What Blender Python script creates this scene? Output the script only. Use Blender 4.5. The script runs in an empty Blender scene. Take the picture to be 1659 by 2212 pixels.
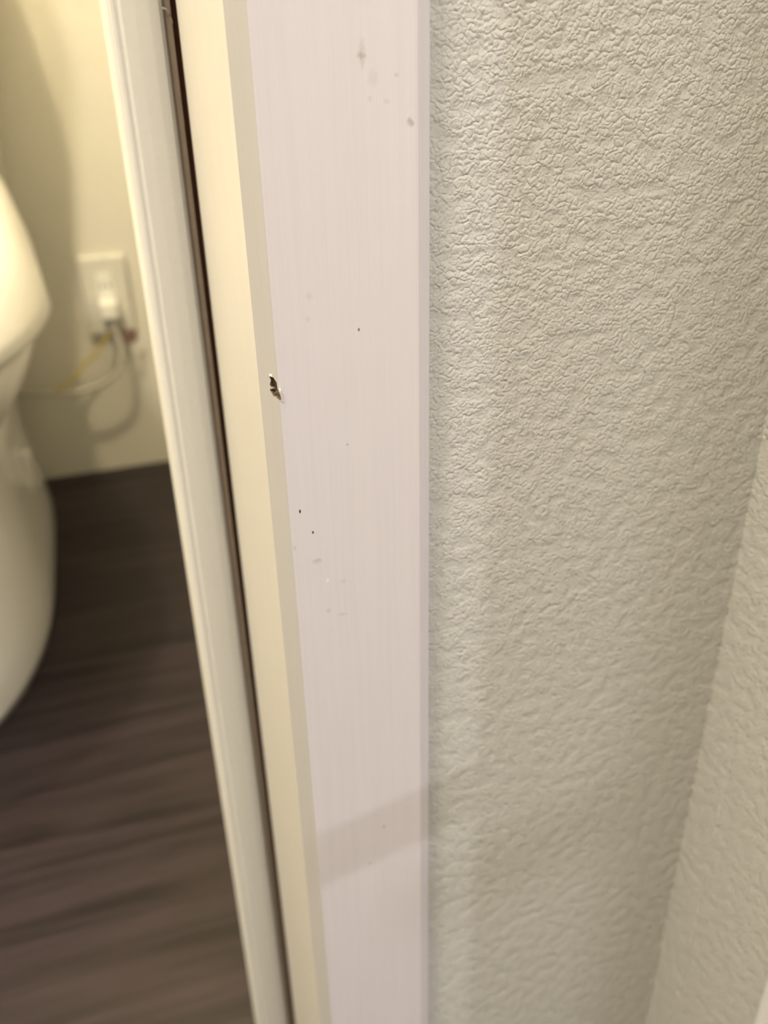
import bpy, bmesh, math, random
from mathutils import Matrix, Vector
random.seed(4)
S = bpy.context.scene
COL = S.collection

# ------------------------------------------------------------------ camera
# world: X across the doorway, Y into the lavatory, Z up, floor at z = 0
CAM_H = 0.65
F_PX = 1912.0
cd = bpy.data.cameras.new('camera')
cam = bpy.data.objects.new('camera', cd)
COL.objects.link(cam)
cd.sensor_fit = 'VERTICAL'
cd.sensor_height = 4.8
cd.sensor_width = 3.6
cd.lens = F_PX / 2212.0 * 4.8
cd.clip_start = 0.01
cd.clip_end = 20
cd.dof.use_dof = True
cd.dof.focus_distance = 0.265
cd.dof.aperture_fstop = 1.15
R = Matrix(((0.95276993, 0.16370377, -0.25579394),
            (-0.30287004, 0.45022582, -0.83998003),
            (-0.02234286, 0.87778003, 0.47854259)))
cam.matrix_world = Matrix.Translation((0, 0, CAM_H)) @ R.to_4x4()
S.camera = cam

# ------------------------------------------------------------------ world, lights, exposure
w = bpy.data.worlds.new('world')
S.world = w
w.use_nodes = True
w.node_tree.nodes['Background'].inputs[0].default_value = (1.0, 0.93, 0.86, 1)
w.node_tree.nodes['Background'].inputs[1].default_value = 0.05
S.view_settings.view_transform = 'Standard'
S.view_settings.look = 'None'
S.view_settings.exposure = 0.9
S.view_settings.gamma = 1.0
S.view_settings.use_curve_mapping = False
S.cycles.use_denoising = True
S.cycles.max_bounces = 4
S.cycles.diffuse_bounces = 3
S.cycles.glossy_bounces = 1
S.cycles.transmission_bounces = 0
S.cycles.caustics_reflective = False
S.cycles.caustics_refractive = False

TOILET_LAMP = (-0.30, 0.56, 2.08)
HALL_LAMP_LEFT = (-0.75, -0.18, 2.36)
HALL_LAMP_MAIN = (0.40, -1.1, 2.36)
HALL_LAMP_SIDE = (0.86, -1.3, 2.36)


def area(name, loc, size, watts, color):
    l = bpy.data.lights.new(name, 'AREA')
    l.shape = 'DISK'
    l.size = size
    l.energy = watts
    l.color = color
    o = bpy.data.objects.new(name, l)
    o.location = loc
    COL.objects.link(o)
    return o


pl_ = bpy.data.lights.new('toilet_lamp_light', 'POINT')
pl_.shadow_soft_size = 0.035
pl_.energy = 36.5
pl_.color = (1.0, 0.84, 0.53)
po_ = bpy.data.objects.new('toilet_lamp_light', pl_)
po_.location = TOILET_LAMP
COL.objects.link(po_)
area('hall_lamp_left_light', HALL_LAMP_LEFT, 0.24, 20.5, (1.0, 0.88, 0.70))
area('hall_lamp_main_light', HALL_LAMP_MAIN, 0.22, 6.3, (1.0, 1.0, 1.05))
area('hall_lamp_side_light', HALL_LAMP_SIDE, 0.04, 8.4, (1.0, 1.0, 1.08))

# ------------------------------------------------------------------ material helpers


class N:
    def __init__(s, name):
        s.m = bpy.data.materials.new(name)
        s.m.use_nodes = True
        s.t = s.m.node_tree
        s.b = s.t.nodes['Principled BSDF']
        s.pos = None

    def n(s, typ, **kw):
        x = s.t.nodes.new(typ)
        for k, v in kw.items():
            setattr(x, k, v)
        return x

    def l(s, a, b):
        s.t.links.new(a, b)

    def put(s, sock, v):
        if hasattr(v, 'is_output'):
            s.l(v, sock)
        else:
            sock.default_value = v

    def coord(s):
        if s.pos is None:
            s.pos = s.n('ShaderNodeTexCoord').outputs['Object']
        return s.pos

    def scaled(s, sc):
        v = s.n('ShaderNodeVectorMath', operation='MULTIPLY')
        s.l(s.coord(), v.inputs[0])
        v.inputs[1].default_value = sc
        return v.outputs[0]

    def noise(s, sc, detail=2.0, rough=0.5, dist=0.0):
        x = s.n('ShaderNodeTexNoise')
        s.l(s.scaled(sc), x.inputs['Vector'])
        x.inputs['Scale'].default_value = 1.0
        x.inputs['Detail'].default_value = detail
        x.inputs['Roughness'].default_value = rough
        x.inputs['Distortion'].default_value = dist
        return x.outputs['Fac']

    def math(s, op, a, b=0.0, clamp=False):
        x = s.n('ShaderNodeMath', operation=op, use_clamp=clamp)
        s.put(x.inputs[0], a)
        s.put(x.inputs[1], b)
        return x.outputs[0]

    def ramp(s, v, a, b, lo=0.0, hi=1.0):
        x = s.n('ShaderNodeMapRange')
        x.interpolation_type = 'SMOOTHSTEP'
        s.put(x.inputs[0], v)
        x.inputs[1].default_value = a
        x.inputs[2].default_value = b
        x.inputs[3].default_value = lo
        x.inputs[4].default_value = hi
        return x.outputs[0]

    def mix(s, fac, a, b):
        x = s.n('ShaderNodeMix', data_type='RGBA')
        s.put(x.inputs['Factor'], fac)
        for k, v in (('A', a), ('B', b)):
            sock = [i for i in x.inputs if i.name == k and i.type == 'RGBA'][0]
            s.put(sock, v if hasattr(v, 'is_output') else (v[0], v[1], v[2], 1.0))
        return [o for o in x.outputs if o.type == 'RGBA'][0]

    def color(s, c):
        s.put(s.b.inputs['Base Color'], c if hasattr(c, 'is_output') else (c[0], c[1], c[2], 1))
        return s

    def bump(s, h, dist, strength=1.0):
        x = s.n('ShaderNodeBump')
        x.inputs['Strength'].default_value = strength
        x.inputs['Distance'].default_value = dist
        s.l(h, x.inputs['Height'])
        s.l(x.outputs[0], s.b.inputs['Normal'])

    def rough(s, r, spec=0.5):
        s.put(s.b.inputs['Roughness'], r)
        s.b.inputs['Specular IOR Level'].default_value = spec
        return s


def plain(name, c, r=0.5, spec=0.5, var=0.06, scale=300):
    m = N(name)
    k = m.noise((scale,) * 3, 2)
    m.color(m.mix(k, [x * (1 - var) for x in c], [min(1, x * (1 + var)) for x in c]))
    m.rough(r, spec)
    return m.m


def wallpaper(name, c, amp, var=0.05):
    """vinyl paper with a fine rounded plaster grain, about 1.5 mm across"""
    m = N(name)
    sp = m.n('ShaderNodeSeparateXYZ')
    m.l(m.coord(), sp.inputs[0])
    cb = m.n('ShaderNodeCombineXYZ')          # upright walls: along the wall, up
    m.l(m.math('ADD', sp.outputs[0], sp.outputs[1]), cb.inputs[0])
    m.l(sp.outputs[2], cb.inputs[1])

    def nz(sc, det, out='Fac'):
        x = m.n('ShaderNodeTexNoise', noise_dimensions='2D')
        m.l(cb.outputs[0], x.inputs['Vector'])
        x.inputs['Scale'].default_value = sc
        x.inputs['Detail'].default_value = det
        return x.outputs[out]
    big = nz(150, 1)
    fine = nz(1000, 1)
    wob = m.n('ShaderNodeVectorMath', operation='MULTIPLY_ADD')
    m.l(nz(420, 0, 'Color'), wob.inputs[0])
    wob.inputs[1].default_value = (.0014, .0014, 0)
    m.l(cb.outputs[0], wob.inputs[2])
    v = m.n('ShaderNodeTexVoronoi', feature='SMOOTH_F1', voronoi_dimensions='2D')
    m.l(wob.outputs[0], v.inputs['Vector'])
    v.inputs['Scale'].default_value = 780
    v.inputs['Smoothness'].default_value = 0.3
    d = v.outputs['Distance']
    dome = m.math('SUBTRACT', 1.0, m.math('MULTIPLY', d, d))
    gate = m.ramp(big, 0.30, 0.55, 0.40, 1.0)
    h = m.math('ADD', m.math('MULTIPLY', dome, gate), m.math('ADD', m.math('MULTIPLY', fine, 0.40), m.math('MULTIPLY', big, 0.5)))
    m.bump(h, amp)
    m.color(m.mix(big, [x * (1 - var) for x in c], [min(1, x * (1 + var * .6)) for x in c]))
    m.rough(0.82, 0.25)
    return m.m


SPOTS = [  # x, z, half width, half height, strength, colour
    (0.0476, 0.5131, .00030, .00065, 1.0, (.030, .022, .02)),
    (0.0514, 0.5045, .00030, .00050, 1.0, (.030, .022, .02)),
    (0.0697, 0.5711, .00035, .00050, .75, (.12, .09, .07)),
    (0.0733, 0.6445, .00090, .0040, .30, (.30, .26, .20)),
    (0.0729, 0.6441, .0012, .0010, .45, (.28, .24, .17)),
    (0.0762, 0.6388, .0016, .0022, .16, (.35, .30, .25)),
    (0.0867, 0.6274, .0011, .0010, .55, (.22, .19, .17)),
    (0.0829, 0.6394, .0007, .0007, .32, (.30, .27, .24)),
    (0.0752, 0.6336, .0006, .0010, .2, (.35, .30, .25)),
    (0.0798, 0.6329, .0008, .0006, .2, (.35, .30, .25)),
    (0.0552, 0.5827, .0010, .0012, .20, (.32, .30, .28)),
    (0.0543, 0.5759, .0008, .0010, .20, (.32, .30, .28)),
    (0.0523, 0.4932, .0016, .0011, .45, (.38, .34, .32)),
    (0.0449, 0.4996, .0007, .0010, .35, (.38, .34, .30)),
    (0.0609, 0.4833, .0013, .0007, .30, (.42, .37, .33)),
    (0.0598, 0.4695, .0022, .0006, .32, (.42, .37, .33)),
    (0.0550, 0.4722, .0009, .0010, .40, (.40, .36, .35)),
    (0.0728, 0.3595, .0006, .0010, .55, (.20, .16, .15)),
    (0.0661, 0.3397, .0006, .0011, .40, (.24, .20, .19)),
    (0.0645, 0.5343, .0005, .0006, .50, (.25, .22, .20)),
    (0.0555, 0.4850, .0006, .0010, .6, (.95, .93, .92)),
]


def vinyl(name, c, spots=False, tint=(0.985, 0.99, 1.03)):
    """woodgrain-embossed white vinyl sheet: fine upright streaks"""
    m = N(name)
    st = m.noise((2600, 2600, 26), 1, 0.55)
    st2 = m.noise((500, 500, 7), 1, 0.5)
    base = m.mix(st2, c, [min(1, c[i] * tint[i]) for i in range(3)])
    k = m.math('ADD', m.math('MULTIPLY', st, 0.5), m.math('MULTIPLY', st2, 0.5))
    base = m.mix(m.ramp(k, 0.38, 0.66, 0.0, 0.05), base, (c[0] * .45, c[1] * .42, c[2] * .40))
    if spots:
        nz = m.n('ShaderNodeTexNoise')
        m.l(m.scaled((800, 800, 550)), nz.inputs['Vector'])
        nz.inputs['Scale'].default_value = 1.0
        nz.inputs['Detail'].default_value = 1.0
        wv = m.n('ShaderNodeVectorMath', operation='MULTIPLY_ADD')
        m.l(nz.outputs['Color'], wv.inputs[0])
        wv.inputs[1].default_value = (.0016, 0, .0022)
        wv.inputs[2].default_value = (-.0008, 0, -.0011)
        wp = m.n('ShaderNodeVectorMath', operation='ADD')
        m.l(m.coord(), wp.inputs[0])
        m.l(wv.outputs[0], wp.inputs[1])
        for (x, z, rx, rz, s, cc) in SPOTS:
            d = m.n('ShaderNodeVectorMath', operation='MULTIPLY_ADD')
            m.l(m.coord() if s >= .75 else wp.outputs[0], d.inputs[0])
            d.inputs[1].default_value = (1 / rx, 0, 1 / rz)
            d.inputs[2].default_value = (-x / rx, 0, -z / rz)
            ln = m.n('ShaderNodeVectorMath', operation='LENGTH')
            m.l(d.outputs[0], ln.inputs[0])
            base = m.mix(m.ramp(ln.outputs['Value'], 1.3, 0.4 if s < .75 else .8, 0.0, s if s >= .75 else s * .8), base, cc)
    m.color(base)
    m.bump(k, 0.00004, 0.5)
    m.rough(0.48, 0.4)
    return m.m


M = {}
M['hall_paper'] = wallpaper('wallpaper_grey_white', (0.61, 0.60, 0.55), 0.00044)
M['toilet_paper'] = wallpaper('wallpaper_cream', (0.73, 0.705, 0.62), 0.00025)
M['casing'] = vinyl('vinyl_casing', (0.76, 0.71, 0.71), True)
M['chamfer_shade'] = vinyl('vinyl_chamfer_shade', (0.60, 0.575, 0.525))  # casing vinyl made darker and greyer: the chamfer's shade put into its colour
M['jamb'] = vinyl('vinyl_jamb', (0.70, 0.68, 0.635))
M['stop'] = plain('vinyl_stop', (0.83, 0.825, 0.80), 0.5, 0.4, 0.03, 500)
M['white_trim'] = vinyl('vinyl_white', (0.86, 0.84, 0.82))
M['mdf'] = plain('raw_fibreboard', (0.235, 0.165, 0.108), 0.95, 0.1, 0.55, 900)
M['film'] = plain('torn_film', (0.74, 0.70, 0.67), 0.5, 0.3, 0.04)
M['gasket'] = plain('brown_gasket', (0.34, 0.27, 0.21), 0.8, 0.2, 0.12)
M['gap'] = plain('dark_groove', (0.20, 0.10, 0.06), 0.9, 0.1)
M['porcelain'] = plain('porcelain', (0.80, 0.79, 0.76), 0.12, 0.5, 0.01)
M['seat_plastic'] = plain('seat_plastic', (0.76, 0.745, 0.71), 0.28, 0.5, 0.01)
M['plate_plastic'] = plain('outlet_plastic', (0.70, 0.68, 0.61), 0.35, 0.5, 0.01)
M['plug_plastic'] = plain('plug_plastic', (0.85, 0.84, 0.79), 0.35, 0.5, 0.01)
M['cable'] = plain('grey_cable', (0.54, 0.52, 0.47), 0.5, 0.4, 0.03)
M['earth'] = plain('yellow_wire', (0.60, 0.47, 0.10), 0.5, 0.4, 0.03)
M['dark_slot'] = plain('dark_slot', (0.03, 0.03, 0.03), 0.7, 0.2)
M['red_tag'] = plain('red_tag', (0.20, 0.125, 0.10), 0.6, 0.3)
M['metal'] = plain('chrome', (0.75, 0.75, 0.75), 0.2, 0.5, 0.01)
M['metal'].node_tree.nodes['Principled BSDF'].inputs['Metallic'].default_value = 1
M['ceiling'] = plain('ceiling_paper', (0.64, 0.63, 0.60), 0.9, 0.2, 0.02)
M['lamp_glass'] = plain('lamp_housing', (0.85, 0.85, 0.83), 0.5, 0.3, 0.01)

fl = N('dark_wood_floor')
g1 = fl.noise((3.0, 55, 55), 4, 0.6, 0.6)
g2 = fl.noise((9, 260, 260), 3, 0.6)
g3 = fl.noise((6, 14, 6), 2, 0.5)
fc = fl.mix(fl.ramp(g1, 0.32, 0.68), (0.0110, 0.0075, 0.0092), (0.040, 0.028, 0.033))
fc = fl.mix(fl.ramp(g2, 0.40, 0.70, 0, 0.45), fc, (0.013, 0.009, 0.008))
fc = fl.mix(fl.ramp(g3, 0.45, 0.75, 0, 0.4), fc, (0.044, 0.030, 0.032))
fl.color(fc)
fl.rough(0.42, 0.35)
fl.bump(g2, 0.0003, 0.4)
M['floor'] = fl.m

# ------------------------------------------------------------------ mesh helpers


def tag(o, label=None, cat=None, group=None, kind=None):
    for k, v in (('label', label), ('category', cat), ('group', group), ('kind', kind)):
        if v:
            o[k] = v
    return o


ORG = {}


def empty(name, loc):
    o = bpy.data.objects.new(name, None)
    o.location = loc
    o.empty_display_size = 0.05
    COL.objects.link(o)
    ORG[o.name] = Vector(loc)
    return o


def obj(name, verts, faces, mat, parent=None, smooth=False, bevel=0.0):
    org = Vector((0, 0, 0))
    p = parent
    while p is not None:
        if p.name in ORG:
            org = ORG[p.name]
        p = p.parent
    me = bpy.data.meshes.new(name)
    me.from_pydata([tuple(Vector(v) - org) for v in verts], [], faces)
    bm = bmesh.new()
    bm.from_mesh(me)
    bmesh.ops.recalc_face_normals(bm, faces=bm.faces)
    bm.to_mesh(me)
    bm.free()
    me.materials.append(mat)
    o = bpy.data.objects.new(name, me)
    COL.objects.link(o)
    o.parent = parent
    if smooth:
        for f in me.polygons:
            f.use_smooth = True
    if bevel:
        b = o.modifiers.new('bevel', 'BEVEL')
        b.width = bevel
        b.segments = 3
        b.limit_method = 'ANGLE'
        b.angle_limit = math.radians(40)
        for f in me.polygons:
            f.use_smooth = True
        wn = o.modifiers.new('wn', 'WEIGHTED_NORMAL')
        wn.keep_sharp = False
    return o


def box(a, b):
    (x0, y0, z0), (x1, y1, z1) = a, b
    v = [(x, y, z) for z in (z0, z1) for (x, y) in ((x0, y0), (x1, y0), (x1, y1), (x0, y1))]
    f = [(0, 3, 2, 1), (4, 5, 6, 7), (0, 1, 5, 4), (1, 2, 6, 5), (2, 3, 7, 6), (3, 0, 4, 7)]
    return v, f


def prism(poly, z0, z1):
    n = len(poly)
    v = [(x, y, z0) for x, y in poly] + [(x, y, z1) for x, y in poly]
    f = [tuple(range(n))[::-1], tuple(range(n, 2 * n))] + [(i, (i + 1) % n, n + (i + 1) % n, n + i) for i in range(n)]
    return v, f


def tube(pts, r, seg=10, sub=8):
    P = [Vector(p) for p in pts]
    # Catmull-Rom resample
    Q = []
    if len(P) > 2:
        E = [P[0] * 2 - P[1]] + P + [P[-1] * 2 - P[-2]]
        for i in range(1, len(E) - 2):
            for k in range(sub):
                t = k / sub
                a, b, c, d = E[i - 1], E[i], E[i + 1], E[i + 2]
                Q.append(0.5 * ((2 * b) + (c - a) * t + (2 * a - 5 * b + 4 * c - d) * t * t + (3 * b - a - 3 * c + d) * t ** 3))
        Q.append(P[-1])
    else:
        Q = P
    v, f = [], []
    ref = Vector((0.31, 0.2, 0.93)).normalized()
    for i, q in enumerate(Q):
        d = (Q[min(i + 1, len(Q) - 1)] - Q[max(i - 1, 0)]).normalized()
        s = d.cross(ref)
        if s.length < 1e-3:
            s = d.cross(Vector((1, 0, 0)))
        s.normalize()
        u = s.cross(d).normalized()
        rr = r[0] + (r[1] - r[0]) * i / (len(Q) - 1) if isinstance(r, tuple) else r
        for k in range(seg):
            an = 2 * math.pi * k / seg
            v.append(q + (s * math.cos(an) + u * math.sin(an)) * rr)
    for i in range(len(Q) - 1):
        for k in range(seg):
            a = i * seg + k
            b = i * seg + (k + 1) % seg
            f.append((a, b, b + seg, a + seg))
    f.append(tuple(range(seg))[::-1])
    f.append(tuple(range(len(v) - seg, len(v))))
    return v, f


def loft(rings, cap0=True, cap1=True):
    n = len(rings[0])
    v = [p for r in rings for p in r]
    f = []
    for i in range(len(rings) - 1):
        for k in range(n):
            a, b = i * n + k, i * n + (k + 1) % n
            f.append((a, b, b + n, a + n))
    if cap0:
        f.append(tuple(range(n))[::-1])
    if cap1:
        f.append(tuple(range(len(v) - n, len(v))))
    return v, f


def lathe(cx, cy, prof, seg=40):
    return loft([[(cx + r * math.cos(2 * math.pi * k / seg), cy + r * math.sin(2 * math.pi * k / seg), z) for k in range(seg)] for r, z in prof])


# ------------------------------------------------------------------ the setting
WY = 0.256        # hallway wall plane
WI = 0.400        # lavatory face of the same wall
BY = 1.447        # wall behind the toilet
TX0, TX1 = -0.68, 0.135
HX0, HX1, HY0 = -1.10, 1.70, -1.60
RX = 0.232        # face of the short return wall
CH = 2.40


def struct(name, vf, mat, label, cat, parent=None, **k):
    o = obj(name, vf[0], vf[1], mat, parent, **k)
    if parent is None:
        tag(o, label, cat, kind='structure')
    return o


struct('floor', box((HX0, HY0, -0.05), (HX1, BY + .1, 0)), M['floor'], 'dark brown wood-grain floor running under the toilet', 'floor')
struct('ceiling', box((HX0, HY0, CH), (HX1, BY + .1, CH + .05)), M['ceiling'], 'white papered ceiling over hallway and lavatory', 'ceiling')
struct('wall_back', box((TX0 - .1, BY, 0), (TX1 + .1, BY + .1, CH)), M['toilet_paper'], 'cream papered wall behind the toilet with the outlet', 'wall')
struct('wall_lavatory_left', box((TX0 - .1, WI, 0), (TX0, BY, CH)), M['toilet_paper'], 'cream papered side wall of the lavatory far from the outlet', 'wall')
struct('wall_lavatory_right', box((TX1, WI, 0), (TX1 + .1, BY, CH)), M['toilet_paper'], 'cream papered side wall of the lavatory near the outlet', 'wall')
OPL = -0.665      # far side of the opening
struct('wall_front_right', box((0.062, WY, 0), (HX1, WI, CH)), M['hall_paper'], 'grey-white hallway wall with fine pebbled plaster-look wallpaper beside the casing', 'wall')
struct('wall_front_left', box((HX0, WY, 0), (OPL - .02, WI, CH)), M['hall_paper'], 'papered hallway wall on the far side of the doorway', 'wall')
struct('wall_front_over_door', box((OPL - .02, WY, 2.03), (0.062, WI, CH)), M['hall_paper'], 'papered hallway wall over the doorway', 'wall')
# short return wall meeting the textured wall in an inside corner; wallpaper lapped round the corner with a seam
WE = 0.03
rw = struct('wall_right', box((RX, WE, 0), (RX + .11, WY, CH)), M['hall_paper'], 'short grey-white papered return wall meeting the hallway wall in a corner', 'wall')
obj('wallpaper_lap', *prism([(RX + .001, WY + .001), (RX - .0006, WY + .001), (RX - .0006, 0.2365), (RX - .0002, 0.2358), (RX + .001, 0.2358)], 0, CH), M['hall_paper'], rw)
struct('wall_hall_left', box((HX0 - .1, HY0, 0), (HX0, WY, CH)), M['ceiling'], 'plain white side wall of the hallway', 'wall')
struct('wall_hall_right', box((HX1, HY0, 0), (HX1 + .1, WI, CH)), M['ceiling'], 'plain white end wall of the hallway', 'wall')
struct('wall_hall_back', box((HX0 - .1, HY0 - .1, 0), (HX1 + .1, HY0, CH)), M['ceiling'], 'plain white hallway wall facing the doorway', 'wall')


def arc(cx, cy, r, a0, a1, n):
    return [(cx + r * math.cos(math.radians(a0 + (a1 - a0) * i / n)), cy + r * math.sin(math.radians(a0 + (a1 - a0) * i / n))) for i in range(n + 1)]


# casing: flat face at y = .25, chamfer into the opening, eased outer edge
DOOR_H = 2.0
prof = [(0.0390, 0.2550), (0.0437, 0.2503), (0.0441, 0.25005), (0.0446, 0.2500), (0.0880, 0.2500), (0.0888, 0.2501), (0.0933, 0.2534),
        (0.0937, 0.2540), (0.0937, 0.2600), (0.0560, 0.2600), (0.0560, 0.2556), (0.0390, 0.2556)]
v, f = prism(prof, 0, DOOR_H + .03)
casing = struct('trim_1', (v, f), M['casing'], 'pale lavender-white door casing board with a chipped edge', 'door casing')
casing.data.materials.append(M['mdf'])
casing.data.materials.append(M['chamfer_shade'])
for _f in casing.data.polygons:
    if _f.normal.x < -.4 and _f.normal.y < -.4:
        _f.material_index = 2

CHIP = [(0.04183, 0.55964), (0.0429, 0.55937), (0.04369, 0.55793), (0.04376, 0.55596), (0.04408, 0.55478), (0.04459, 0.55201),
        (0.04407, 0.55177), (0.04315, 0.55282), (0.04255, 0.55281), (0.0422, 0.55362), (0.04168, 0.55476), (0.04161, 0.55512),
        (0.04254, 0.55557), (0.04179, 0.55628), (0.04173, 0.5569), (0.04213, 0.55835)]
q = math.sqrt(.5)
cv, cf = [], []
for dep, sh in ((-.0030, 1.0), (.0016, 0.88)):
    cxm = sum(p[0] for p in CHIP) / len(CHIP)
    czm = sum(p[1] for p in CHIP) / len(CHIP)
    for (x, z) in CHIP:
        x2, z2 = cxm + (x - cxm) * sh, czm + (z - czm) * sh
        cv.append((x2 + q * dep, 0.294 - x2 + q * dep, z2))
n_ = len(CHIP)
cf = [tuple(range(n_))[::-1], tuple(range(n_, 2 * n_))] + [(i, (i + 1) % n_, n_ + (i + 1) % n_, n_ + i) for i in range(n_)]
cut = obj('chip_cutter', cv, cf, M['mdf'])
bo = casing.modifiers.new('chip', 'BOOLEAN')
bo.operation = 'DIFFERENCE'
bo.solver = 'EXACT'
bo.object = cut
try:
    bo.material_mode = 'TRANSFER'
except Exception:
    pass
dg = bpy.context.evaluated_depsgraph_get()
new = bpy.data.meshes.new_from_object(casing.evaluated_get(dg), depsgraph=dg)
casing.modifiers.clear()
casing.data = new
bpy.data.objects.remove(cut, do_unlink=True)


def sheet(name, pts, parent, mat, th=0.00018, shift=0.0):
    """thin torn film: polygon of (x, z, lift) on the chamfer plane"""
    a = [(x - q * (l + shift), 0.294 - x - q * (l + shift), z) for x, z, l in pts]
    b = [(p[0] - q * th, p[1] - q * th, p[2]) for p in a]
    n = len(a)
    fs = [tuple(range(n))[::-1], tuple(range(n, 2 * n))] + [(i, (i + 1) % n, n + (i + 1) % n, n + i) for i in range(n)]
    return obj(name, a + b, fs, mat, parent)


sheet('torn_flake', [(0.0418, .5597, 0), (0.0420, .5601, 0), (0.0426, .5600, .00005), (0.0428, .5595, .0003), (0.0422, .5596, .0003)], casing, M['film'], .0001)
# peeled film beside the face edge, standing proud of the casing face
fv = [(0.0440, .2498, .5560), (0.0446, .2494, .5557), (0.0452, .2497, .5541), (0.0455, .2499, .5525), (0.0452, .24985, .5512), (0.0446, .2497, .5516), (0.0444, .2492, .5530), (0.0441, .2494, .5548)]
fv2 = [(x, y + .0004, z) for x, y, z in fv]
n8 = len(fv)
obj('torn_flake', fv + fv2, [tuple(range(n8)), tuple(range(n8, 2 * n8))[::-1]] + [(i, (i + 1) % n8, n8 + (i + 1) % n8, n8 + i) for i in range(n8)], M['film'], casing)
sheet('torn_sliver', [(0.0424, .5531, -.0012), (0.0421, .5537, -.0006), (0.0431, .5548, -.0005), (0.0436, .5545, -.0008), (0.0429, .5536, -.0011)], casing, plain('sliver_tan', (.45, .38, .28), .8, .2))
sheet('torn_sliver', [(0.0416, .5556, -.0004), (0.0417, .5562, 0), (0.0425, .5557, -.0004), (0.0427, .5553, -.0009), (0.0424, .5552, -.0009)], casing, M['film'])

# head casing of the doorway and the far side
struct('trim_5', box((OPL - .035, 0.25, 1.985), (0.0388, 0.26, 2.03)), M['casing'], 'pale head casing over the doorway', 'door casing')
struct('trim_6', box((OPL - .055, 0.25, 0), (OPL, 0.26, 1.985)), M['casing'], 'pale door casing on the far side of the doorway', 'door casing')

# jamb board (lit from the lavatory) with a groove behind it
jamb = struct('trim_2', prism([(0.0390, 0.2556), (0.0390, 0.3622), (0.0394, 0.3630), (0.0560, 0.3630), (0.0620, 0.3630), (0.0620, 0.2600), (0.0560, 0.2600), (0.0560, 0.2556)], 0, DOOR_H), M['jamb'],
              'cream jamb board between the casing and the dark groove', 'door jamb')
# door stop with eased nose and a fine bead line
stop_prof = [(0.0352, 0.3722), (0.0349, 0.3708), (0.0335, 0.3699), (0.0300, 0.3692), (0.0250, 0.3688), (0.0205, 0.3688), (0.01990, 0.3692), (0.01955, 0.3702),
             (0.0193, 0.3705), (0.0180, 0.3701), (0.0171, 0.3704), (0.0158, 0.3716), (0.0151, 0.3732), (0.0150, 0.3750), (0.0150, 0.4100), (0.0620, 0.4100), (0.0620, 0.3800), (0.0352, 0.3800)]
stop = struct('trim_3', prism(stop_prof, 0, DOOR_H), M['stop'], 'rounded greyish-white door stop strip bordering the open lavatory', 'door stop', smooth=False)
obj('gasket', *prism([(0.0352, 0.3716), (0.0378, 0.3716), (0.0381, 0.3722), (0.0381, 0.3798), (0.0352, 0.3798)], 0, DOOR_H), M['gasket'], stop)
obj('groove_lining', *prism([(0.0381, 0.3760), (0.0620, 0.3760), (0.0620, 0.3798), (0.0381, 0.3798)], 0, DOOR_H), M['gap'], stop)
obj('groove_lining', *prism([(0.0480, 0.3634), (0.0618, 0.3634), (0.0618, 0.3758), (0.0480, 0.3758)], 0, DOOR_H), M['gap'], stop)
obj('fibre', *tube([(0.0349, .3709, .6586), (0.0358, .3706, .6582), (0.0366, .3709, .6576), (0.0373, .3714, .6568)], 0.00022, 6), M['film'], stop)
obj('fibre', *tube([(0.0371, .3714, .6556), (0.0377, .3712, .6548), (0.0380, .3714, .6536)], 0.00012, 6), M['film'], stop)
# far side of the frame and its head
struct('trim_7', box((OPL - .02, 0.26, 0), (OPL, 0.41, 1.985)), M['jamb'], 'cream jamb board on the far side of the doorway', 'door jamb')
struct('trim_8', box((OPL, 0.26, 1.985), (0.0388, 0.41, 2.03)), M['jamb'], 'cream head jamb of the doorway', 'door jamb')

# white rounded corner casing on the end of the return wall
cp = [(RX + .001, 0.1845), (RX - .0030, 0.1845)] + arc(RX - .003, 0.1805, .004, 90, 180, 5)[1:] + [(RX - .007, WE + .004)] + arc(RX - .003, WE - .004 + .004, .004, 180, 270, 5)[1:] + \
     [(RX + .116, WE - .004), (RX + .116, WE + .001), (RX + .001, WE + .001)]
struct('trim_4', prism(cp, 0, CH), M['white_trim'], 'white rounded corner casing at the end of the return wall', 'door casing')

# skirting at the foot of the hallway wall (below the view)
struct('baseboard_hall', box((0.0939, WY - .008, 0), (RX - .0005, WY, 0.05)), M['white_trim'], 'low white baseboard under the textured hallway wall', 'baseboard')

# ------------------------------------------------------------------ toilet
TC = -0.270
toilet = empty('toilet', (TC, 1.10, 0))
tag(toilet, 'white porcelain toilet with closed lid standing against the cream wall', 'toilet')


def egg(yc, hw, bf, bb, z, nf=2.0, nb=2.6, seg=56, cx=TC):
    out = []
    for k in range(seg):
        a = 2 * math.pi * k / seg
        c, s = math.cos(a), math.sin(a)
        n = nf if s < 0 else nb
        x = math.copysign(abs(c) ** (2 / n), c) * hw
        y = math.copysign(abs(s) ** (2 / n), s) * (bf if s < 0 else bb)
        out.append((cx + x, yc + y, z(yc + y) if callable(z) else z))
    return out


# pedestal and foot
rings = [egg(1.07, .136, .300, .372, 0.0, 2.1, 5), egg(1.07, .137, .302, .373, 0.012, 2.1, 5), egg(1.08, .132, .285, .362, 0.045, 2.1, 5),
         egg(1.10, .123, .250, .345, 0.10, 2.1, 4.5), egg(1.12, .117, .220, .325, 0.16, 2.1, 4.5), egg(1.13, .120, .210, .315, 0.205, 2.2, 4.5), egg(1.14, .130, .22, .305, 0.25, 2.2, 4.5), egg(1.14, .138, .24, .295, 0.33, 2.2, 4.5)]
obj('pedestal', *loft(rings), M['porcelain'], toilet, smooth=True)
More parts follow.
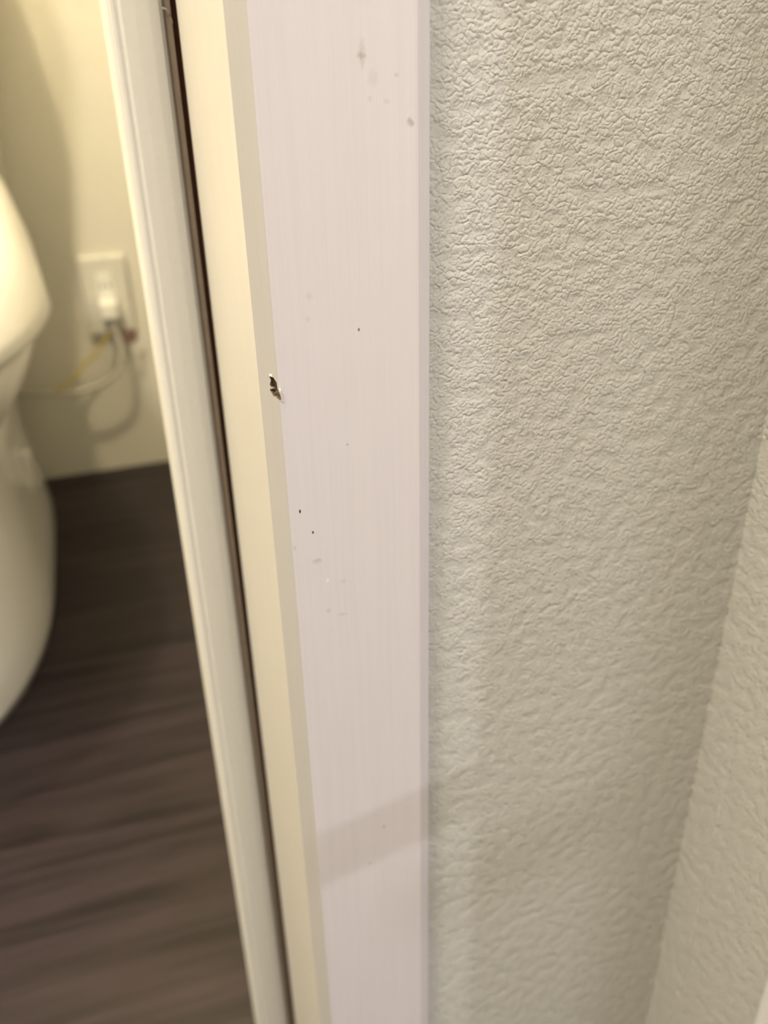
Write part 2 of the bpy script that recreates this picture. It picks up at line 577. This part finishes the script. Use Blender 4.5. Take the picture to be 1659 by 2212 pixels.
# bowl
rings = [egg(1.02, .07, .14, .20, 0.262, 2, 3.5), egg(1.01, .108, .205, .25, 0.272, 2, 3.5), egg(1.00, .145, .255, .29, 0.298, 2, 3.2), egg(0.995, .172, .288, .31, 0.335, 2, 3),
         egg(0.99, .187, .300, .32, 0.370, 2, 3), egg(0.99, .190, .302, .32, 0.396, 2, 3)]
obj('bowl', *loft(rings), M['porcelain'], toilet, smooth=True)
# seat ring
rings = [egg(0.95, .196, .290, .29, 0.396, 2, 3), egg(0.95, .202, .296, .295, 0.402, 2, 3), egg(0.95, .203, .297, .295, 0.410, 2, 3), egg(0.95, .200, .294, .293, 0.415, 2, 3)]
obj('seat', *loft(rings), M['seat_plastic'], toilet, smooth=True)


def lidring(hw, bf, base, rise, hwr):
    """closed lid outline: widest near the front third, narrower and higher towards the hinge"""
    pts = []
    for x, y, z in egg(0.92, 1.0, bf, .33, 0, 2, 6):
        k = max(0.0, min(1.0, (y - .92) / .33))
        wid = hw + (hwr - hw) * k
        kz = max(0.0, min(1.0, (y - .66) / .59))
        pts.append((TC + (x - TC) * wid, y, base + rise * kz ** 1.2))
    return pts


rings = [lidring(.207, .265, .408, .004, .178), lidring(.214, .270, .412, .020, .184), lidring(.211, .268, .420, .050, .182), lidring(.200, .258, .437, .085, .172),
         lidring(.186, .245, .450, .105, .158), lidring(.170, .232, .456, .113, .146), lidring(.12, .18, .459, .117, .10), lidring(.04, .08, .460, .118, .03)]
obj('lid', *loft(rings), M['seat_plastic'], toilet, smooth=True)
# washlet body behind the seat
rings = [egg(1.33, .165, .08, .08, z, 5, 5) for z in (.402, .44)] + [egg(1.33, .16, .075, .078, .475, 5, 5), egg(1.33, .15, .07, .07, .492, 4, 4)]
wl = obj('bidet_unit', *loft(rings), M['seat_plastic'], toilet, smooth=True)
# cistern: narrow at the bottom, widest near the shoulders
TK = [(.40, .135, 4), (.42, .150, 5), (.50, .158, 6), (.60, .168, 6), (.72, .188, 6), (.79, .198, 6), (.82, .197, 6), (.90, .180, 6), (.98, .160, 5), (1.02, .150, 5), (1.03, .14, 4)]
obj('cistern', *loft([egg(1.352, hw, .092 if z > .45 else .07, .086, z, 10, 10) for z, hw, n in TK]), M['porcelain'], toilet, smooth=True)
obj('flush_lever', *tube([(TC + .17, 1.255, .80), (TC + .17, 1.243, .80), (TC + .12, 1.240, .797)], .006), M['metal'], toilet, smooth=True)
# upright ridge at the foot's side and supply hose
obj('trapway_ridge', *tube([(-.150, 1.205, .155), (-.152, 1.204, .13), (-.157, 1.203, .09), (-.164, 1.202, .05), (-.176, 1.202, .02)], (.013, .010), 12), M['porcelain'], toilet, smooth=True)
obj('supply_hose', *tube([(-.47, 1.44, .16), (-.47, 1.40, .16), (-.46, 1.36, .22), (-.44, 1.36, .36), (-.42, 1.36, .41)], .006), M['metal'], toilet, smooth=True)

# ------------------------------------------------------------------ wall outlet
OX, OZ = -0.0035, 0.296
out = empty('wall_outlet', (OX, BY, OZ))
tag(out, 'ivory wall outlet plate low on the cream wall beside the toilet', 'outlet')
obj('cover_plate', *box((OX - .035, BY - .011, OZ - .060), (OX + .035, BY + .001, OZ + .060)), M['plate_plastic'], out, bevel=.003)
obj('socket', *box((OX - .012, BY - .0125, OZ - .034), (OX + .012, BY - .010, OZ + .036)), M['plug_plastic'], out, bevel=.0008)
for sx in (-.0065, .0045):
    obj('slot', *box((OX + sx, BY - .0128, OZ + .012), (OX + sx + .002, BY - .0122, OZ + .020)), M['dark_slot'], out)
obj('earth_terminal', *box((OX - .010, BY - .0150, OZ - .050), (OX + .010, BY - .0105, OZ - .036)), M['plate_plastic'], out, bevel=.001)

# ------------------------------------------------------------------ plug and lead of the bidet seat
PX, PZ = -.004, .290
lead = empty('power_cord', (PX, BY - .012, PZ))
tag(lead, 'pale grey plug and drooping lead running from outlet to toilet', 'power cord')
pl = obj('plug', *box((PX - .0135, BY - .042, PZ - .024), (PX + .0135, BY - .0125, PZ + .003)), M['plug_plastic'], lead, bevel=.004)
obj('strain_relief', *tube([(PX, BY - .030, PZ - .020), (PX + .002, BY - .031, PZ - .036), (PX + .004, BY - .032, PZ - .050)], (.0065, .0042)), M['cable'], pl, smooth=True)
obj('cable', *tube([(PX + .003, BY - .031, PZ - .040), (.004, BY - .034, .225), (.003, BY - .038, .205), (-.008, BY - .042, .183), (-.032, BY - .044, .168), (-.060, BY - .044, .161),
                    (-.095, BY - .042, .158), (-.130, BY - .030, .158), (-.165, BY - .018, .157)], .0042), M['cable'], lead, smooth=True)
obj('earth_wire', *tube([(OX - .002, BY - .014, .250), (-.012, BY - .022, .238), (-.026, BY - .026, .222), (-.042, BY - .026, .206), (-.056, BY - .026, .196), (-.075, BY - .03, .178), (-.105, BY - .04, .163)], .0022), M['earth'], lead, smooth=True)
obj('cord_tag', *prism([(.010, BY - .036), (.030, BY - .030), (.0302, BY - .0308), (.0102, BY - .0368)], .226, .246), M['red_tag'], lead)

# ------------------------------------------------------------------ lamps and an added rod that shades the casing (outside the picture)


def lamp(name, loc, r, label):
    t = empty(name, (loc[0], loc[1], CH))
    tag(t, label, 'lamp')
    obj('housing', *lathe(loc[0], loc[1], [(r * 1.25, CH), (r * 1.25, CH - .012), (r * 1.15, CH - .020), (r * .2, CH - .020)]), M['lamp_glass'], t, smooth=False)
    return t


tl = lamp('pendant_lamp', TOILET_LAMP, .05, 'small pendant lamp hanging from the ceiling above the toilet')
obj('socket', *lathe(TOILET_LAMP[0], TOILET_LAMP[1], [(.006, CH - .019), (.006, TOILET_LAMP[2] + .085), (.022, TOILET_LAMP[2] + .080), (.022, TOILET_LAMP[2] + .045), (.018, TOILET_LAMP[2] + .040)], 24), M['lamp_glass'], tl)
lamp('ceiling_lamp', HALL_LAMP_LEFT, .13, 'round warm ceiling lamp close to the far side of the doorway')
lamp('ceiling_lamp', HALL_LAMP_MAIN, .12, 'wide round ceiling lamp in the middle of the hallway')
lamp('ceiling_lamp', HALL_LAMP_SIDE, .05, 'small round ceiling lamp in the hallway beyond the return wall')

shadow_peg = empty('shadow_caster', (RX - .007, .066, .60))  # unseen rod, added only to throw the shadow band across the casing
tag(shadow_peg, 'unseen white rod added to cast the shadow band on the door casing', 'shadow_peg')
obj('shadow_peg', *tube([(RX - .0068, .066, .609), (.180, .066, .5975), (.124, .066, .5835)], .0088, 20), M['white_trim'], shadow_peg, smooth=True)
obj('rosette', *tube([(RX - .0065, .066, .609), (RX - .0125, .066, .609)], .020, 24), M['white_trim'], shadow_peg)
